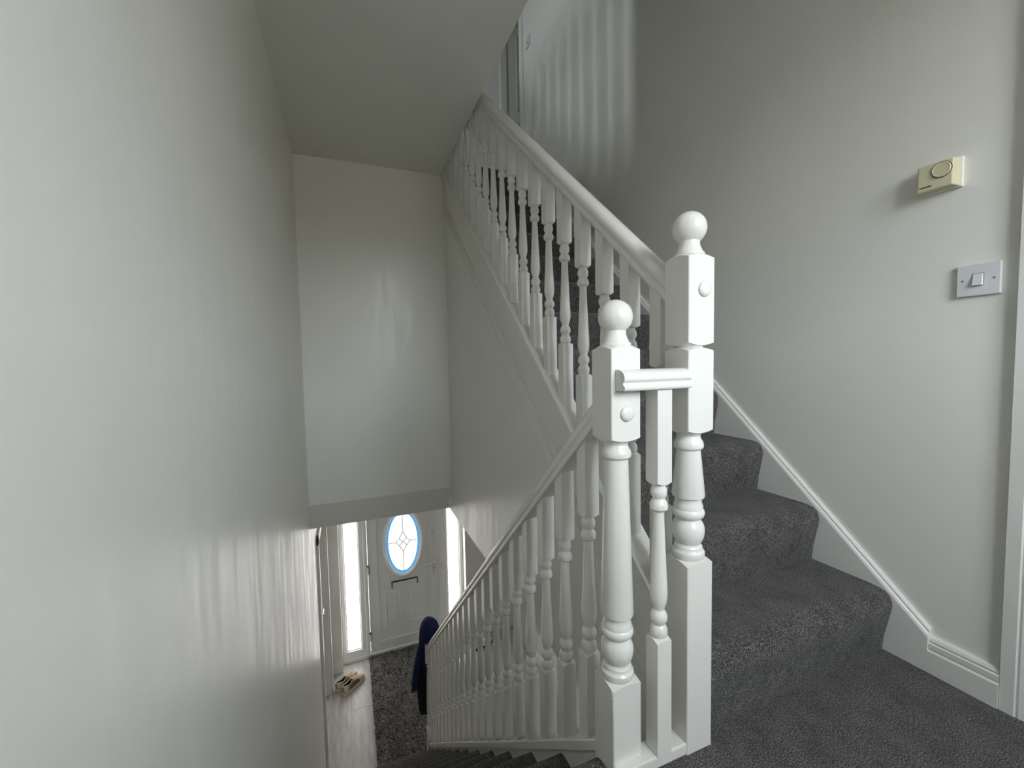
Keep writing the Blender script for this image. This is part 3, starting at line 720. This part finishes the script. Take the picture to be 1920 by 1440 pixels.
    for sg in (1, -1):
        pt = MB(); rg = []
        for u in [0.20 + 0.44*k/8 for k in range(9)]:
            hw_, rh, g = halfw(u), rimh(u), gap(u); c = cy(u); row = []
            for f in (0.10, 0.30, 0.55, 0.86):
                yy = g + (hw_-g)*math.cos(f*math.pi/2)**0.62 + 0.0016; zz = 0.024 + (rh-0.024)*math.sin(f*math.pi/2)**0.9
                row.append((s*0.29*u, c + sg*yy, zz*s))
            rg.append(row)
        obj('side_panel', pt.loft(rg, cap=False, closed=False), mats[3], t, smooth=60)
        hc = MB(); rg = []
        for u in [0.0 + 0.11*k/4 for k in range(5)]:
            hw_, rh, g = halfw(u), rimh(u), gap(u); c = cy(u); row = []
            for f in (0.15, 0.4, 0.7, 0.98):
                yy = g + (hw_-g)*math.cos(f*math.pi/2)**0.62 + 0.0018; zz = 0.024 + (rh-0.024)*math.sin(f*math.pi/2)**0.9
                row.append((s*0.29*u + (0.001 if u == 0 else 0), c + sg*yy, zz*s))
            rg.append(row)
        obj('heel_patch', hc.loft(rg, cap=False, closed=False), mats[2], t, smooth=60)
    return t
bm4 = ('beige', 'sole', 'shoewhite', 'beigedark')
make_trainer('trainer', 'beige suede lace-up trainer lying nearer the rug on the hall floor', (-0.885, 3.915, ZH+0.0), R(43), bm4, 1, 'beige trainers by the hall doorway', 0.30)
make_trainer('trainer', 'beige suede lace-up trainer tucked behind its pair against the door frame', (-0.955, 4.00, ZH+0.0), R(43), bm4, -1, 'beige trainers by the hall doorway', 0.29)
wm4 = ('trainer', 'black', 'trainer', 'trainer')
make_trainer('trainer', 'white trainer on the hall floor seen between the lower balusters', (0.62, 4.02, ZH+0.0), R(20), wm4, 1, None, 0.27)

# ------------------------------------------------------------------ jacket and dark garment hung on the bottom newel
def drape(name, secs, mat, parent, n=44, fold=0.10, seed=1, freq=7):
    rr = random.Random(seed); ph = [rr.uniform(0, 6.28) for _ in range(4)]
    rg = []
    for i_, (cx, cy_, z_, hx_, hy_) in enumerate(secs):
        row = []
        for k in range(n):
            a = 2*math.pi*k/n
            f = 1 + fold*min(1, i_/3)*(0.6*math.sin(freq*a + ph[0] + 0.25*i_) + 0.4*math.sin((freq+4)*a + ph[1] - 0.3*i_))
            row.append((cx + hx_*f*math.cos(a), cy_ + hy_*f*math.sin(a), z_ + 0.006*math.sin(3*a + ph[2])*min(1, i_/3)))
        rg.append(row)
    return obj(name, MB().loft(rg), mat, parent, smooth=70)
jk = thing('jacket', 'navy blue hooded jacket hanging over the bottom newel post', 'jacket', (-0.155, 2.725, -1.9))
J = lambda x_, y_, z_, a, b: (x_ + 0.155, y_ - 2.725, z_ + 1.9, a, b)
drape('body', [J(-.146, 2.745, -1.238, .010, .012), J(-.146, 2.745, -1.246, .040, .042), J(-.146, 2.745, -1.275, .062, .064), J(-.148, 2.75, -1.33, .078, .074), J(-.154, 2.755, -1.40, .078, .074), J(-.166, 2.765, -1.48, .068, .070), J(-.178, 2.775, -1.56, .060, .066), J(-.186, 2.78, -1.64, .058, .064), J(-.190, 2.78, -1.70, .058, .062), J(-.190, 2.785, -1.73, .050, .056)], 'jacket', jk, fold=0.13, seed=3, freq=5)
drape('sleeve', [J(-.200, 2.745, -1.40, .018, .020), J(-.212, 2.742, -1.45, .030, .036), J(-.232, 2.745, -1.54, .034, .038), J(-.255, 2.75, -1.63, .031, .036), J(-.272, 2.755, -1.72, .029, .033), J(-.282, 2.76, -1.79, .026, .030), J(-.285, 2.76, -1.845, .024, .028), J(-.285, 2.76, -1.85, .016, .020)], 'jacket', jk, n=28, fold=0.10, seed=5, freq=4)
drape('sleeve', [J(-.140, 2.755, -1.52, .018, .020), J(-.138, 2.76, -1.58, .032, .034), J(-.138, 2.765, -1.70, .032, .034), J(-.140, 2.765, -1.82, .029, .032), J(-.143, 2.765, -1.90, .026, .030), J(-.143, 2.765, -1.905, .018, .02)], 'jacket', jk, n=28, fold=0.10, seed=6, freq=4)
obj('hood', MB().loft([[( -.146+.155 + rr_*math.cos(a_)*1.0, 2.705-2.725 + dy_ + rr_*0.35*math.sin(a_), -1.36+1.9 + zz_) for a_ in [2*math.pi*k/24 for k in range(24)]] for rr_, dy_, zz_ in ((.020, 0, .085), (.050, -.012, .065), (.068, -.018, .03), (.074, -.018, -.01), (.066, -.012, -.05), (.030, 0, -.08))]), 'jacket', jk, smooth=60)
bk = thing('garment', 'black garment hanging below the blue jacket on the newel', 'clothing', (-0.155, 2.725, -1.9))
drape('cloth', [J(-.205, 2.775, -1.60, .020, .020), J(-.207, 2.775, -1.64, .050, .050), J(-.210, 2.775, -1.72, .056, .056), J(-.208, 2.775, -1.85, .052, .050), J(-.205, 2.775, -1.98, .048, .046), J(-.202, 2.775, -2.07, .044, .042), J(-.202, 2.775, -2.085, .036, .036)], 'blackcloth', bk, fold=0.08, seed=9)
